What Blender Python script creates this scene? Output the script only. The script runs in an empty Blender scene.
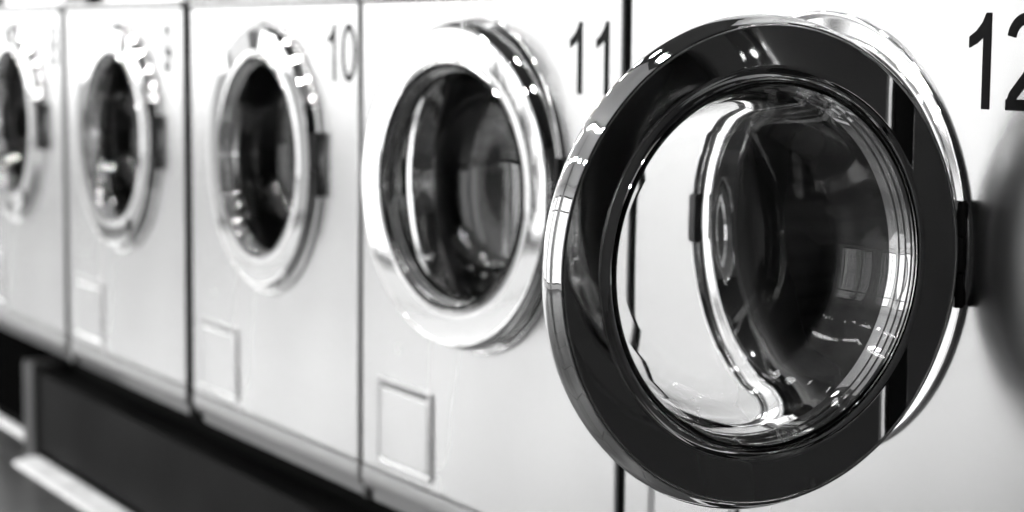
import bpy, bmesh, math, random
from mathutils import Vector, Matrix

random.seed(4)
PI = math.pi
SC = bpy.context.scene
COL = SC.collection
H = 0.757                      # height of the door centres above the floor

# ------------------------------------------------------------------ camera
fwd = Vector((-0.86194, 0.49566, -0.10667)).normalized()
rt = Vector((0.49768, 0.86732, 0.00867)).normalized()
up = rt.cross(fwd).normalized(); rt = fwd.cross(up).normalized()
cd = bpy.data.cameras.new('camera')
cam = bpy.data.objects.new('camera', cd); COL.objects.link(cam)
m = Matrix((rt, up, -fwd)).transposed().to_4x4()
m.translation = Vector((1.5315, -1.2193, 0.1824 + H))
cam.matrix_world = m
cd.sensor_width = 36.0
cd.lens = 2006.42 / 1024 * 36.0
cd.clip_start = 0.02
cd.dof.use_dof = True
cd.dof.focus_distance = 1.68
cd.dof.aperture_fstop = 4.7
cd.dof.aperture_blades = 0
SC.camera = cam

# ------------------------------------------------------------------ world, exposure
w = bpy.data.worlds.new('world'); SC.world = w; w.use_nodes = True
w.node_tree.nodes['Background'].inputs[0].default_value = (0.9, 0.9, 0.9, 1)
w.node_tree.nodes['Background'].inputs[1].default_value = 0.6
SC.view_settings.view_transform = 'Standard'
SC.view_settings.look = 'None'
SC.view_settings.gamma = 1.0
SC.view_settings.exposure = -0.08
SC.view_settings.use_curve_mapping = False
SC.cycles.max_bounces = 14
SC.cycles.transmission_bounces = 12
SC.cycles.glossy_bounces = 8
SC.cycles.use_denoising = True
SC.cycles.sample_clamp_indirect = 8.0

# room extents
X0, X1, Y0, Y1, ZC = -7.6, 3.4, -4.2, 0.78, 2.75

def area(name, loc, direction, sx, sy, radiance):
    l = bpy.data.lights.new(name, 'AREA'); l.shape = 'RECTANGLE'
    l.size = sx; l.size_y = sy
    l.energy = radiance * sx * sy * PI
    l.use_shadow = True
    o = bpy.data.objects.new(name, l); COL.objects.link(o)
    o.location = loc
    o.rotation_euler = Vector(direction).to_track_quat('-Z', 'Z').to_euler()
    return o

WIN_END = [(-4.0, -2.75), (-2.65, -1.4), (-1.3, -0.05)]          # openings in the far end wall (y ranges)
WIN_SIDE = [(-7.4, -6.7), (-6.62, -5.46), (-5.40, -4.30), (-2.9, -1.9), (-1.3, -.3)]             # openings in the opposite wall (x ranges)
WZ = (0.12, 2.45)
for a, b in WIN_END:
    area('daylight_end_window', (X0 - 0.12, (a + b) / 2, (WZ[0] + WZ[1]) / 2), (1, 0, 0), b - a, WZ[1] - WZ[0], 2.9)
for a, b in WIN_SIDE:
    bright = 2.4 if -6.7 < a < -4.5 else 1.4          # middle panes boosted so the ajar door's ring mirrors white
    area('daylight_side_window', ((a + b) / 2, Y0 - 0.12, (WZ[0] + WZ[1]) / 2), (0, 1, 0), b - a, WZ[1] - WZ[0], bright)

# ------------------------------------------------------------------ materials
def mat(name, col, metal=0.0, rough=0.5, spec=0.5, coat=0.0, noise=None, bump=None, trans=0.0, ior=1.5,
        emit=None, aniso=0.0):
    mt = bpy.data.materials.new(name); mt.use_nodes = True
    nt = mt.node_tree; b = nt.nodes['Principled BSDF']
    c = (col, col, col, 1)
    b.inputs['Base Color'].default_value = c
    b.inputs['Metallic'].default_value = metal
    b.inputs['Roughness'].default_value = rough
    b.inputs['Specular IOR Level'].default_value = spec
    b.inputs['Coat Weight'].default_value = coat
    b.inputs['Transmission Weight'].default_value = trans
    b.inputs['IOR'].default_value = ior
    if emit is not None:
        b.inputs['Emission Color'].default_value = (1, 1, 1, 1)
        b.inputs['Emission Strength'].default_value = emit
    if noise or bump:
        tc = nt.nodes.new('ShaderNodeTexCoord')
    if noise:      # (scale xyz, colour lo, colour hi, rough lo, rough hi)
        sc, lo, hi, r0, r1 = noise
        mp = nt.nodes.new('ShaderNodeMapping'); mp.inputs['Scale'].default_value = sc
        nz = nt.nodes.new('ShaderNodeTexNoise'); nz.inputs['Scale'].default_value = 1; nz.inputs['Detail'].default_value = 2
        nt.links.new(tc.outputs['Object'], mp.inputs[0]); nt.links.new(mp.outputs[0], nz.inputs['Vector'])
        mr = nt.nodes.new('ShaderNodeMapRange'); mr.interpolation_type = 'SMOOTHERSTEP'; mr.inputs[1].default_value = .2; mr.inputs[2].default_value = .8
        mr.inputs[3].default_value = lo; mr.inputs[4].default_value = hi
        nt.links.new(nz.outputs['Fac'], mr.inputs[0]); nt.links.new(mr.outputs[0], b.inputs['Base Color'])
        m2 = nt.nodes.new('ShaderNodeMapRange'); m2.interpolation_type = 'SMOOTHERSTEP'; m2.inputs[1].default_value = .2; m2.inputs[2].default_value = .8
        m2.inputs[3].default_value = r0; m2.inputs[4].default_value = r1
        nt.links.new(nz.outputs['Fac'], m2.inputs[0]); nt.links.new(m2.outputs[0], b.inputs['Roughness'])
    if bump:       # (scale xyz, strength, distance)
        sc, st, di = bump
        mp = nt.nodes.new('ShaderNodeMapping'); mp.inputs['Scale'].default_value = sc
        nz = nt.nodes.new('ShaderNodeTexNoise'); nz.inputs['Scale'].default_value = 1; nz.inputs['Detail'].default_value = 3
        nt.links.new(tc.outputs['Object'], mp.inputs[0]); nt.links.new(mp.outputs[0], nz.inputs['Vector'])
        bp = nt.nodes.new('ShaderNodeBump'); bp.inputs['Strength'].default_value = st; bp.inputs['Distance'].default_value = di
        nt.links.new(nz.outputs['Fac'], bp.inputs['Height']); nt.links.new(bp.outputs[0], b.inputs['Normal'])
    return mt

M = {}
M['steel'] = mat('brushed_steel', .82, 1, .3, noise=((4, 4, 3), .66, .74, .265, .275))
M['rail'] = mat('rail_steel', .5, .9, .3)
M['chrome'] = mat('chrome', .93, 1, .035)
M['door_chrome'] = mat('door_chrome', .86, 1, .025, bump=((10, 10, 10), .05, .003))
M['dark_metal'] = mat('dark_metal', .04, .6, .2)
M['glass'] = mat('door_glass', 1, 0, .0, trans=1, ior=1.5)
M['rubber'] = mat('rubber_gasket', .03, 0, .45)
M['decal'] = mat('black_decal', .004, 0, .25, spec=.06)
M['plastic'] = mat('black_plastic', .012, 0, .2)
M['display'] = mat('display_glass', .01, 0, .08)
M['filler'] = mat('filler_grey', .16, .2, .5)
M['gap'] = mat('gap_shade_black', .003, 0, .8, spec=.1)  # near-black colour carries the shade of open gaps
M['kick'] = mat('kick_panel', .009, 0, .6, spec=.1, noise=((3, 3, 3), .007, .011, .55, .7))
M['kick_dark'] = mat('kick_panel_dark', .004, 0, .9, spec=.0)
M['post'] = mat('post_grey', .07, 0, .45)
M['sill'] = mat('sill_light', .9, 0, .3, noise=((12, 12, 12), .8, .92, .25, .35))
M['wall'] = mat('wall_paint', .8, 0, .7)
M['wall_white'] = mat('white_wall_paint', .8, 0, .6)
M['wall_dark'] = mat('dim_room_dark', .035, 0, .6)  # dark base colour stands in for the dim parts of the room
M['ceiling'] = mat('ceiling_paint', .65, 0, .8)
M['frame'] = mat('window_frame_metal', .05, .3, .4)
M['lampbody'] = mat('lamp_body', .7, 0, .4)
M['lamp'] = mat('lamp_diffuser', .9, 0, .4, emit=110.0)
M['tube'] = mat('lamp_tube', .9, 0, .4, emit=30.0)

# perforated drum steel: holes as dark dots on a ring grid
def drum_mat():
    mt = bpy.data.materials.new('perforated_drum_steel'); mt.use_nodes = True
    nt = mt.node_tree; b = nt.nodes['Principled BSDF']
    b.inputs['Metallic'].default_value = 1; b.inputs['Roughness'].default_value = .24
    uv = nt.nodes.new('ShaderNodeUVMap'); mp = nt.nodes.new('ShaderNodeMapping'); mp.inputs['Scale'].default_value = (70, 20, 1)
    nt.links.new(uv.outputs[0], mp.inputs[0])
    fr = nt.nodes.new('ShaderNodeVectorMath'); fr.operation = 'FRACTION'; nt.links.new(mp.outputs[0], fr.inputs[0])
    sb = nt.nodes.new('ShaderNodeVectorMath'); sb.operation = 'DISTANCE'; sb.inputs[1].default_value = (.5, .5, 0)
    nt.links.new(fr.outputs[0], sb.inputs[0])
    mr = nt.nodes.new('ShaderNodeMapRange'); mr.inputs[1].default_value = .16; mr.inputs[2].default_value = .22
    mr.inputs[3].default_value = .01; mr.inputs[4].default_value = .30
    nt.links.new(sb.outputs['Value'], mr.inputs[0]); nt.links.new(mr.outputs[0], b.inputs['Base Color'])
    return mt
M['drum'] = drum_mat()

def floor_mat(name, c1, c2, cm, rough):
    mt = bpy.data.materials.new(name); mt.use_nodes = True
    nt = mt.node_tree; b = nt.nodes['Principled BSDF']
    tc = nt.nodes.new('ShaderNodeTexCoord')
    br = nt.nodes.new('ShaderNodeTexBrick'); br.offset = 0; br.inputs['Scale'].default_value = 1
    br.inputs['Brick Width'].default_value = .3; br.inputs['Row Height'].default_value = .3
    br.inputs['Mortar Size'].default_value = .006
    br.inputs['Color1'].default_value = (c1, c1, c1, 1); br.inputs['Color2'].default_value = (c2, c2, c2, 1)
    br.inputs['Mortar'].default_value = (cm, cm, cm, 1)
    nt.links.new(tc.outputs['Object'], br.inputs['Vector']); nt.links.new(br.outputs['Color'], b.inputs['Base Color'])
    b.inputs['Roughness'].default_value = rough
    return mt
M['floor'] = floor_mat('dark_floor_tiles', .035, .08, .015, .3)
M['floor_light'] = floor_mat('bounce_floor_tiles', .58, .66, .3, .2)

# ------------------------------------------------------------------ helpers
def link(name, me, mt, parent=None, loc=(0, 0, 0), smooth=None):
    if me.materials.find(mt.name) < 0: me.materials.append(mt)
    if smooth is not None:
        me.polygons.foreach_set('use_smooth', [True] * len(me.polygons))
        me.set_sharp_from_angle(angle=math.radians(smooth))
    o = bpy.data.objects.new(name, me); COL.objects.link(o)
    o.location = loc
    if parent: o.parent = parent
    return o

def bm_mesh(name, bm):
    bmesh.ops.remove_doubles(bm, verts=bm.verts, dist=1e-6)
    bmesh.ops.recalc_face_normals(bm, faces=bm.faces)
    me = bpy.data.meshes.new(name); bm.to_mesh(me); bm.free(); return me

def box(bm, a, b, bev=0.0):
    lo = [min(a[i], b[i]) for i in range(3)]; hi = [max(a[i], b[i]) for i in range(3)]
    r = bmesh.ops.create_cube(bm, size=1)
    for v in r['verts']:
        v.co = Vector([(lo[i] + hi[i]) / 2 + v.co[i] * (hi[i] - lo[i]) for i in range(3)])
    if bev > 0:
        es = {e for v in r['verts'] for e in v.link_edges}
        bmesh.ops.bevel(bm, geom=list(es), offset=bev, segments=2, affect='EDGES', clamp_overlap=True)

def boxes(name, lst, mt, parent=None, loc=(0, 0, 0), bev=0.0, smooth=None):
    bm = bmesh.new()
    for a, b in lst: box(bm, a, b, bev)
    return link(name, bm_mesh(name, bm), mt, parent, loc, smooth)

def lathe_mesh(name, prof, n=128, closed=False, uv=False):
    """prof: (radius, out) pairs, out = distance towards the room (-Y)."""
    bm = bmesh.new(); rings = []
    for r, o in prof:
        if r < 1e-6: rings.append([bm.verts.new((0, -o, 0))])
        else: rings.append([bm.verts.new((r * math.cos(2 * PI * k / n), -o, r * math.sin(2 * PI * k / n))) for k in range(n)])
    uvl = bm.loops.layers.uv.new('UVMap') if uv else None
    pairs = list(zip(range(len(prof) - 1), range(1, len(prof))))
    if closed: pairs.append((len(prof) - 1, 0))
    for a, b in pairs:
        A, B = rings[a], rings[b]
        for k in range(n):
            k2 = (k + 1) % n
            if len(A) == 1 and len(B) == 1: continue
            if len(A) == 1: f = bm.faces.new((A[0], B[k2], B[k])); us = [(k/n, 0), ((k+1)/n, 1), (k/n, 1)]
            elif len(B) == 1: f = bm.faces.new((A[k], A[k2], B[0])); us = [(k/n, 0), ((k+1)/n, 0), (k/n, 1)]
            else: f = bm.faces.new((A[k], A[k2], B[k2], B[k])); us = [(k/n, 0), ((k+1)/n, 0), ((k+1)/n, 1), (k/n, 1)]
            if uv:
                for l, u in zip(f.loops, us): l[uvl].uv = (u[0], u[1])
    bmesh.ops.recalc_face_normals(bm, faces=bm.faces)
    me = bpy.data.meshes.new(name); bm.to_mesh(me); bm.free(); return me

def arc(cr, co, rad, a0, a1, n):
    return [(cr + rad * math.cos(math.radians(a0 + (a1 - a0) * i / n)), co + rad * math.sin(math.radians(a0 + (a1 - a0) * i / n))) for i in range(n + 1)]

def prism_x(bm, prof, xa, xb):
    """prof (y,z) polygon extruded along X"""
    A = [bm.verts.new((xa, y, z)) for y, z in prof]; B = [bm.verts.new((xb, y, z)) for y, z in prof]
    n = len(prof)
    for i in range(n):
        j = (i + 1) % n; bm.faces.new((A[i], A[j], B[j], B[i]))
    bm.faces.new(A); bm.faces.new(B[::-1])

def rrect(x0, x1, z0, z1, r, y, n=6):
    out = []
    for cx, cz, a in ((x1 - r, z1 - r, 0), (x0 + r, z1 - r, 90), (x0 + r, z0 + r, 180), (x1 - r, z0 + r, 270)):
        for i in range(n + 1):
            t = math.radians(a + 90 * i / n); out.append((cx + r * math.cos(t), y, cz + r * math.sin(t)))
    return out

def loops_mesh(name, loops, cap_last=True, cap_first=False):
    bm = bmesh.new(); L = [[bm.verts.new(p) for p in lp] for lp in loops]
    n = len(L[0])
    for A, B in zip(L, L[1:]):
        for k in range(n): bm.faces.new((A[k], A[(k + 1) % n], B[(k + 1) % n], B[k]))
    if cap_last: bm.faces.new(L[-1])
    if cap_first: bm.faces.new(L[0][::-1])
    return bm_mesh(name, bm)

def tag(o, label=None, cat=None, group=None, kind=None):
    if label: o['label'] = label
    if cat: o['category'] = cat
    if group: o['group'] = group
    if kind: o['kind'] = kind
    return o

def empty(name, loc, rz=0):
    o = bpy.data.objects.new(name, None); COL.objects.link(o)
    o.location = loc; o.rotation_euler = (0, 0, rz); o.empty_display_size = .1
    return o

# ------------------------------------------------------------------ room shell
def shell(name, lst, mt): return tag(boxes(name, lst, mt), kind='structure')

shell('floor', [((X0 - .1, Y0 - .1, -.1), (X1 + .1, Y1 + .1, 0))], M['floor'])
shell('added_pale_floor', [((X0, Y0, 0), (-1.4, -.42, .002))], M['floor_light'])  # pale zone added so the lower steel panels mirror something bright
shell('ceiling', [((X0 - .1, Y0 - .1, ZC), (.4, Y1 + .1, ZC + .1))], M['ceiling'])
shell('ceiling_right_dimmed', [((.4, Y0 - .1, ZC), (X1 + .1, Y1 + .1, ZC + .1))], M['wall_dark'])  # this end of the ceiling is coloured dark to dim the open door's ring
shell('added_dark_soffit', [((X0, -.62, ZC - .012), (X1, Y1, ZC))], M['wall_dark'])  # unseen soffit added so the closed doors' rims mirror dark above
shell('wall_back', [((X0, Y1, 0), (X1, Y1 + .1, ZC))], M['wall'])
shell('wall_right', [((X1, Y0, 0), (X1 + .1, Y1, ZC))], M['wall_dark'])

def pierced(name, fixed, spans, lo, hi, axis, mt):
    """wall with window openings; axis 'x' runs along X (fixed = y pair), 'y' runs along Y (fixed = x pair)"""
    def bb(a, b, z0, z1):
        return ((a, fixed[0], z0), (b, fixed[1], z1)) if axis == 'x' else ((fixed[0], a, z0), (fixed[1], b, z1))
    lst = [bb(lo, hi, 0, WZ[0]), bb(lo, hi, WZ[1], ZC)]
    e = lo
    for a, b in spans: lst.append(bb(e, a, WZ[0], WZ[1])); e = b
    lst.append(bb(e, hi, WZ[0], WZ[1]))
    return shell(name, lst, mt)
pierced('wall_left', (X0 - .1, X0), WIN_END, Y0, Y1, 'y', M['wall'])
pierced('wall_front', (Y0 - .1, Y0), WIN_SIDE, X0, .4, 'x', M['wall_white'])
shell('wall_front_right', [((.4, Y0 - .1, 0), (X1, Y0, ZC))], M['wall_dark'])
wi = 1
for spans, axis in ((WIN_END, 'y'), (WIN_SIDE, 'x')):
    for a, b in spans:
        z0, z1 = WZ; t = .035; mid = (a + b) / 2; zt = 2.0
        def bb(p, q, u, v):
            if axis == 'x': return ((p, Y0 - .07, u), (q, Y0 - .03, v))
            return ((X0 - .07, p, u), (X0 - .03, q, v))
        shell('window_%d' % wi, [bb(a, a + t, z0, z1), bb(b - t, b, z0, z1), bb(a + t, b - t, z0, z0 + t), bb(a + t, b - t, z1 - t, z1),
                                 bb(mid - t / 2, mid + t / 2, z0 + t, zt), bb(a + t, b - t, zt, zt + t)], M['frame'])
        wi += 1

# ceiling lamps: round downlights in two rows, tube battens between them
dl_body = lathe_mesh('downlight_body', [(.0, .0), (.11, .0), (.115, .01), (.11, .03), (.085, .032), (.08, .02)], 40)
dl_disc = lathe_mesh('downlight_disc', [(.0, .024), (.08, .024)], 40)
k = 0
for y, nm in ((-0.40, 'near the machines'), (-2.9, 'over the far aisle')):
    for i in range(10):
        x = -6.9 + .8 * i
        e = tag(empty('ceiling_downlight', (x, y, ZC - (.012 if y > -.6 else 0))), 'round white ceiling downlight in the row ' + nm, 'ceiling light', 'downlights ' + nm)
        for nmm, me, mm in (('housing', dl_body, 'lampbody'), ('diffuser', dl_disc, 'lamp')):
            o = link(nmm, me, M[mm], e, smooth=40); o.rotation_euler = (PI / 2, 0, 0)

for i in range(4):
    x = -5.9 + 1.9 * i
    e = tag(empty('ceiling_batten', (x, -1.9, ZC)), 'long tube ceiling lamp over the middle of the aisle', 'ceiling light', 'tube ceiling lamps over the aisle')
    boxes('housing', [((-.62, -.06, -.045), (.62, .06, 0))], M['lampbody'], e, bev=.004)
    for dy in (-.03, .03):
        bm = bmesh.new(); r = bmesh.ops.create_cone(bm, cap_ends=True, segments=16, radius1=.013, radius2=.013, depth=1.18)
        for v in r['verts']: v.co = Vector((v.co.z, v.co.x + dy, v.co.y - .062))
        link('tube', bm_mesh('tube', bm), M['tube'], e, smooth=40)
# ------------------------------------------------------------------ washing machines
DX = 0.0042        # door centre relative to the machine's middle
HS, HN = 0.2090, 0.0092
ZT = 0.2363

bezel_me = lathe_mesh('bezel', [(.2138, -.001)] + arc(.2112, .0022, .0026, 0, 150, 8) + [(.2072, .0010), (.2064, -.0040), (.1930, -.0050)]
                      + arc(.1890, -.0060, .003, 60, 180, 5) + [(.1830, -.012), (.1790, -.020), (.1760, -.028), (.1720, -.030), (.1720, -.05)], 160)
gasket_me = lathe_mesh('gasket', [(.183, -.030), (.1775, -.028), (.170, -.024), (.165, -.032), (.166, -.045), (.172, -.055), (.173, -.075), (.181, -.095)], 128)
drum_me = lathe_mesh('drum', [(.181, -.095), (.205, -.10), (.245, -.13), (.25, -.15)] + [(.25, -.15 - .04 * i) for i in range(1, 9)]
                     + [(.24, -.485), (.20, -.495), (.12, -.50), (.09, -.48), (.03, -.475), (.0, -.475)], 96, uv=True)
# chrome door ring: broad polished annulus with a rounded outer rim and an inner lip round the glass
ring_prof = ([(.1545, .0030), (.1990, .0015), (.2030, .0022), (.2046, .0036), (.2053, .0060), (.2051, .0085), (.2032, .0135), (.2027, .0142), (.2022, .0150)]
             + [(.1998, .0208), (.1992, .0226), (.1986, .0236), (.1977, .0241), (.1968, .0240), (.1960, .0238)]
             + [(.1953 - .0034 * i, .02335 - .000115 * i) for i in range(11)] + [(.1604, .0226), (.1590, .0228), (.1574, .0233), (.1563, .0238), (.1555, .0243), (.1549, .0240)]
             + [(.1543, .0250), (.1537, .0220), (.1527, .0185), (.1517, .0178), (.1508, .0138), (.1495, .0130), (.1488, .0078), (.1475, .0070), (.1468, .0010), (.1458, -.0030), (.1466, -.0040), (.1520, -.0040)])
ring_me = lathe_mesh('door_ring', ring_prof, 192, closed=True)
# thick glass bowl: outer (room) surface then inner surface
room_side = [(.1532, .0215), (.1528, .0240), (.1512, .0252), (.1495, .0244), (.1483, .0220), (.1430, .0090), (.1395, -.004), (.1345, -.024), (.1280, -.043),
             (.1200, -.060), (.1050, -.0705), (.085, -.0765), (.06, -.0800), (.03, -.0818), (0, -.0823)]
drum_side = [(0, -.0885), (.03, -.0880), (.06, -.0862), (.088, -.0825), (.1090, -.0760), (.1240, -.0645), (.1345, -.0465), (.1405, -.0260),
             (.1430, -.012), (.1450, -.001), (.1490, .0110), (.1520, .0185)]
bowl_me = lathe_mesh('glass_bowl', room_side + drum_side, 160, closed=True)

back_me = lathe_mesh('added_back_cover', [(.1545, .0032), (.1545, .0012), (.1560, .0004), (.1965, .0), (.1985, .0006), (.1988, .0018)], 128)  # unseen black ring added to darken what the closed doors' rims mirror

def hinge_mesh():
    bm = bmesh.new()
    # wall leaf and door leaf around a vertical pin (origin = hinge axis)
    box(bm, (-.012, -.0010, -.047), (.0020, .0085, .047), .002)
    for z0, z1 in ((-.047, -.017), (-.015, .015), (.017, .047)):
        r = bmesh.ops.create_cone(bm, cap_ends=True, segments=24, radius1=.0040, radius2=.0040, depth=z1 - z0)
        for v in r['verts']: v.co.z += (z0 + z1) / 2
    return bm_mesh('hinge', bm)
hinge_me = hinge_mesh()
def leaf_mesh():
    bm = bmesh.new()
    box(bm, (-.016, .0022, -.040), (-.003, .0100, .040), .002)
    return bm_mesh('hinge_leaf', bm)
leaf_me = leaf_mesh()
def latch_mesh():
    bm = bmesh.new()
    box(bm, (-.008, -.010, -.024), (.008, .0, .024), .002)
    box(bm, (-.004, -.022, -.010), (.004, -.009, .010), .0015)
    return bm_mesh('latch', bm)
latch_me = latch_mesh()
def lifter_mesh():
    # drum lifter rib: rounded ridge along the drum depth
    bm = bmesh.new(); prof = [(-.035, 0), (-.02, .035), (-.008, .05), (.008, .05), (.02, .035), (.035, 0)]
    A = [bm.verts.new((x, .16, -z)) for x, z in prof]; B = [bm.verts.new((x * .8, .45, -z * .8)) for x, z in prof]
    for i in range(5): bm.faces.new((A[i], A[i + 1], B[i + 1], B[i]))
    bm.faces.new(A); bm.faces.new(B[::-1])
    for v in bm.verts: v.co.z = v.co.z + .249
    return bm_mesh('lifter', bm)
lifter_me = lifter_mesh()
cover_me = loops_mesh('service_cover', [
    rrect(-.282, -.115, -.407, -.282, .008, -.0002), rrect(-.2805, -.1165, -.4055, -.2835, .007, -.0030),
    rrect(-.2775, -.1195, -.4025, -.2865, .006, -.0036), rrect(-.2700, -.1270, -.3990, -.2960, .004, -.0012),
    rrect(-.2690, -.1280, -.3980, -.2970, .003, -.0006), rrect(-.2660, -.1310, -.3950, -.3000, .003, -.0022)])

# digits as flat cut strokes, 0.083 tall
GH = .083
def stroke_pts(ch):
    E_ = lambda cx, cz, rx, rz, a0, a1, n=28: [(cx + rx * math.cos(math.radians(a0 + (a1 - a0) * i / n)), cz + rz * math.sin(math.radians(a0 + (a1 - a0) * i / n))) for i in range(n + 1)]
    w_ = .0048
    if ch == '0': return [E_(.024, GH / 2, .0192, GH / 2 - w_, 0, 360, 48)]
    if ch == '2': return [E_(.0240, .0600, .0188, .0182, 172, -20, 26) + [(.0375, .0455), (.0310, .0360), (.0175, .0220), (.0085, .0125), (.0052, .0048)], [(.0005, .0048), (.0475, .0048)]]
    if ch == '3': return [E_(.0225, .0610, .0175, .0172, 165, -85, 24), E_(.0225, .0240, .0195, .0192, 85, -165, 26)]
    if ch == '4': return [[(.0360, 0), (.0360, GH)], [(.0480, .0235), (.0020, .0235)], [(.0045, .0235), (.0345, .0800)]]
    if ch == '8': return [E_(.024, .0610, .0165, .0172, 0, 360, 40), E_(.024, .0240, .0192, .0192, 0, 360, 40)]
    if ch == '9': return [E_(.0235, .0555, .0187, .0227, 0, 360, 40), E_(.0235, .0415, .0187, .0367, 20, -150, 26)]
    return []
def stroke(bm, pts, w_, y):
    closed = (Vector(pts[0]) - Vector(pts[-1])).length < 1e-6
    if closed: pts = pts[:-1]
    n = len(pts); L, R = [], []
    for i, p in enumerate(pts):
        a = Vector(pts[(i - 1) % n] if (closed or i > 0) else p); b = Vector(pts[(i + 1) % n] if (closed or i < n - 1) else p)
        t = (b - a).normalized(); nrm = Vector((-t.y, t.x)) * w_
        L.append((p[0] + nrm.x, p[1] + nrm.y)); R.append((p[0] - nrm.x, p[1] - nrm.y))
    for i in range(n if closed else n - 1):
        j = (i + 1) % n
        bm.faces.new([bm.verts.new((q[0], y, q[1])) for q in (L[i], L[j], R[j], R[i])])
def number_mesh(txt):
    bm = bmesh.new()
    for k, ch in enumerate(txt):
        ox = .057 * k
        b2 = bmesh.new()
        if ch == '1':
            vs = [(.0280, 0), (.0374, 0), (.0374, GH), (.0312, GH), (.0265, .0745), (.0190, .0672), (.0107, .0625), (.0107, .0527), (.0200, .0566), (.0280, .0620)]
            b2.faces.new([b2.verts.new((x, 0, z)) for x, z in vs])
            bmesh.ops.triangulate(b2, faces=b2.faces)
        else:
            for q, s in enumerate(stroke_pts(ch)): stroke(b2, s, .0048, -.0001 * q)
        tmp = bpy.data.meshes.new('tmp'); b2.to_mesh(tmp); b2.free()
        st = len(bm.verts); bm.from_mesh(tmp); bpy.data.meshes.remove(tmp)
        bm.verts.ensure_lookup_table()
        for v in bm.verts[st:]: v.co.x += ox
    r = bmesh.ops.extrude_face_region(bm, geom=bm.faces[:])
    for g in r['geom']:
        if isinstance(g, bmesh.types.BMVert): g.co.y -= .0004
    bmesh.ops.recalc_face_normals(bm, faces=bm.faces)
    me = bpy.data.meshes.new('number'); bm.to_mesh(me); bm.free(); return me

def panel_mesh(xa, xb, z0, z1, cx, R=.2085, depth=.62, n=160):
    """front sheet with a round opening, folded back at its four edges"""
    bm = bmesh.new(); e = .0035
    ia, ib, ja, jb = xa + e, xb - e, z0 + e, z1 - e
    circ, rect = [], []
    for k in range(n):
        a = 2 * PI * (k + .5) / n; c, s = math.cos(a), math.sin(a)
        circ.append((cx + R * c, s * R))
        t = min((ib - cx) / c if c > 1e-9 else ((ia - cx) / c if c < -1e-9 else 9), jb / s if s > 1e-9 else (ja / s if s < -1e-9 else 9))
        rect.append([cx + t * c, t * s])
    for X, Z in ((ia, ja), (ib, ja), (ib, jb), (ia, jb)):
        k = min(range(n), key=lambda q: (rect[q][0] - X) ** 2 + (rect[q][1] - Z) ** 2); rect[k] = [X, Z]
    def outw(p, d):
        X, Z = p
        if abs(X - ia) < 1e-7: X -= d
        if abs(X - ib) < 1e-7: X += d
        if abs(Z - ja) < 1e-7: Z -= d
        if abs(Z - jb) < 1e-7: Z += d
        return X, Z
    L = [[bm.verts.new((cx + (x - cx) * .985, .012, z * .985)) for x, z in circ], [bm.verts.new((x, 0, z)) for x, z in circ], [bm.verts.new((x, 0, z)) for x, z in rect]]
    for d, y in ((e * .7, e * .3), (e, e), (e, depth)):
        L.append([bm.verts.new((outw(p, d)[0], y, outw(p, d)[1])) for p in rect])
    for A, B in zip(L, L[1:]):
        for k in range(n): bm.faces.new((A[k], A[(k + 1) % n], B[(k + 1) % n], B[k]))
    bm.faces.new(L[-1])
    me = bm_mesh('front_panel', bm); return me

def washer(txt, mid, xa, xb, angle, numx, label):
    root = tag(empty('washing_machine', (mid, 0, H)), label, 'washing machine', 'row of numbered washing machines')
    a, b = xa - mid, xb - mid
    link('cabinet', panel_mesh(a, b, -.4190, ZT - .002, DX), M['steel'], root, smooth=12)
    bm = bmesh.new()
    prism_x(bm, [(.0015, -.4210), (0, -.4225), (0, -.4405), (.0008, -.4440), (.003, -.4470), (.0215, -.4745), (.025, -.4765), (.62, -.4765), (.62, -.4210)], a, b)
    link('bottom_rail', bm_mesh('bottom_rail', bm), M['rail'], root, smooth=25)
    # control fascia above the front sheet
    bm = bmesh.new()
    prism_x(bm, [(.004, ZT + .0005), (-.003, ZT + .002), (-.003, ZT + .006), (.010, ZT + .011), (.030, ZT + .19), (.06, ZT + .21), (.62, ZT + .21), (.62, ZT + .0005)], a, b)
    fas = link('control_fascia', bm_mesh('control_fascia', bm), M['steel'], root, smooth=25)
    boxes('display', [((-.308, -.007, ZT + .008), (-.166, .022, ZT + .085))], M['display'], fas, bev=.002)
    boxes('coin_slot', [((.16, .004, ZT + .03), (.24, .026, ZT + .13))], M['plastic'], fas, bev=.002)
    for i in range(4):
        boxes('button', [((-.10 + .05 * i, .004, ZT + .04), (-.072 + .05 * i, .024, ZT + .062))], M['dark_metal'], fas, bev=.003)
    link('opening_bezel', bezel_me, M['chrome'], root, (DX, 0, 0), 35)
    link('door_gasket', gasket_me, M['rubber'], root, (DX, 0, 0), 60)
    dr = link('drum', drum_me, M['drum'], root, (DX, 0, 0), 40)
    for i in range(3):
        lf = link('lifter', lifter_me, M['chrome'], dr, smooth=50); lf.rotation_euler = (0, math.radians(40 + 120 * i), 0)
    link('service_cover', cover_me, M['steel'], root, smooth=20)
    link('number_decal', number_mesh(txt), M['decal'], root, (numx, -.0003, .127 if txt == '12' else .122))
    link('hinge_bracket', hinge_me, M['dark_metal'], root, (DX + HS, -HN, 0), 35)
    strike = boxes('latch_strike', [((-.205 + DX, -.0135, -.026), (-.190 + DX, -.004, .026))], M['dark_metal'], root, bev=.002)
    # door, pivoting on the hinge pin
    d = link('door', ring_me, M['door_chrome'], root, (DX + HS, -HN, 0), 28)
    d.rotation_euler = (0, 0, math.radians(angle))
    return root, d

def door_children(d):
    # children live in the door mesh's frame
    g = link('glass_bowl', bowl_me, M['glass'], d, smooth=60)
    g.location = d_off
    link('added_back_cover', back_me, M['plastic'], d, smooth=30)
    l = link('hinge_leaf', leaf_me, M['dark_metal'], d, smooth=35)
    k = link('latch', latch_me, M['dark_metal'], d, smooth=35); k.location = (d_off[0] - .187, HN + .004, 0)
    k.rotation_euler = (0, 0, PI)

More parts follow.
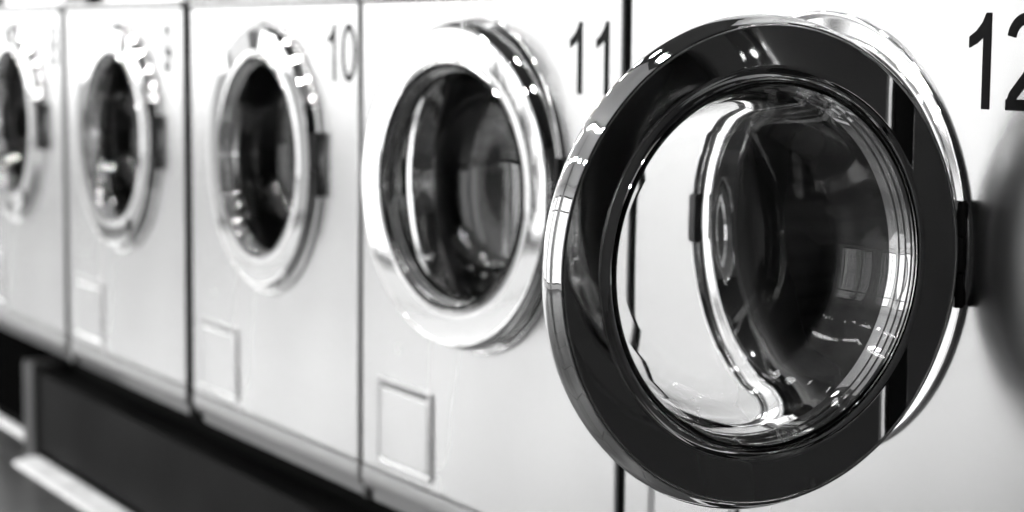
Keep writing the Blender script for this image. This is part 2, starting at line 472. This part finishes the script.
# the shared ring mesh is centred on the door; move it so its origin is the hinge pin
DM = Matrix.Translation((-HS, HN + .0057, 0)) @ Matrix.Diagonal((1.0025, 1, 1.0025, 1))
ring_me.transform(DM); back_me.transform(DM)
d_off = (-HS, HN + .0057, 0)

MACH = [
    ('8', -2.72, -3.050, -2.400, 0.0, .25, 'leftmost stainless washing machine, cut off by the left edge of the photo'),
    ('9', -2.04, -2.360, -1.717, 1.0, .225, 'stainless washing machine with closed door, left of the number 10 machine'),
    ('10', -1.36, -1.679, -1.027, 0.0, .222, 'stainless washing machine with closed round door and a faint number 10'),
    ('11', -.68, -1.013, -.349, 7.2, .211, 'stainless washing machine numbered 11, bright round door slightly ajar'),
    ('12', 0, -.332, .322, 88.9, .196, 'stainless washing machine numbered 12, its round glass door swung wide open'),
    ('13', .68, .358, 1.014, 0.0, .2, 'stainless washing machine numbered 13 beyond the right edge, mirrored in the open door'),
    ('14', 1.36, 1.026, 1.694, 0.0, .2, 'stainless washing machine numbered 14, last on the right and out of view'),
]
for t, mid, xa, xb, ang, nx, lab in MACH:
    root, d = washer(t, mid, xa, xb, ang, nx, lab)
    door_children(d)

# grey filler strips between some of the cabinets
for x0, x1, lab in ((-2.396, -2.364, 'wide pale grey filler strip between the two leftmost machines'),
                    (-1.0255, -1.0145, 'narrow grey filler strip between machines 10 and 11')):
    tag(boxes('filler_strip', [((x0, .006, H - .470), (x1, .05, H + .44))], M['filler'], bev=.0015), lab, 'filler strip')

for x0, x1, slab in ((-1.716, -1.680, 'added black strip for the shade in the gap left of the machine with the faint number 10'), (-.348, -.333, 'added black strip for the shade in the gap between the ajar door and the wide open door'),
                     (.324, .356, 'wide added black strip for the gap shade right of the open door, seen only mirrored in its chrome ring'), (1.0155, 1.0245, 'added black strip for the shade in the rightmost gap of the row, out of view')):
    st = boxes('gap_shade_strip', [((x0, .006, H - .470), (x1, .05, H + .44))], M['gap'], bev=.0015)  # black strips stand in for the shade inside the open gaps
    tag(st, slab, 'gap shade strip')

# ------------------------------------------------------------------ plinth under the machines
pl = tag(empty('plinth', (0, .055, 0)), 'long dark plinth the washing machines stand on, front part with grey end post', 'plinth')
def pb(name, a, b, mt, bev=0): return boxes(name, [((a[0], a[1] - .055, a[2]), (b[0], b[1] - .055, b[2]))], mt, pl, bev=bev)
pb('kick_panel', (-2.775, .055, .03), (1.69, .12, H - .553), M['kick'], .002)
pb('recess_board', (-3.4, .13, .0), (1.69, .60, H - .4775), M['gap'])  # its near-black colour holds the shadow of the gap under the rail
pb('end_post', (-2.860, .045, .0), (-2.780, .12, H - .535), M['post'], .003)
pb('side_kick_panel', (-3.4, .122, .03), (-2.865, .129, H - .50), M['kick_dark'])
bm = bmesh.new()
prism_x(bm, [(.054, .0), (.054, .016), (.040, .012), (.010, .006), (.0, .0)], -2.80, 1.69)
tag(link('floor_sill', bm_mesh('floor_sill', bm), M['sill']), 'pale sill strip on the floor along the foot of the dark plinth', 'sill')
bm = bmesh.new()
prism_x(bm, [(.121, .0), (.121, .012), (.108, .008), (.098, .0)], -3.4, -2.862)
tag(link('floor_sill', bm_mesh('floor_sill', bm), M['sill']), 'short pale sill strip set further back, left of the grey plinth post', 'sill')
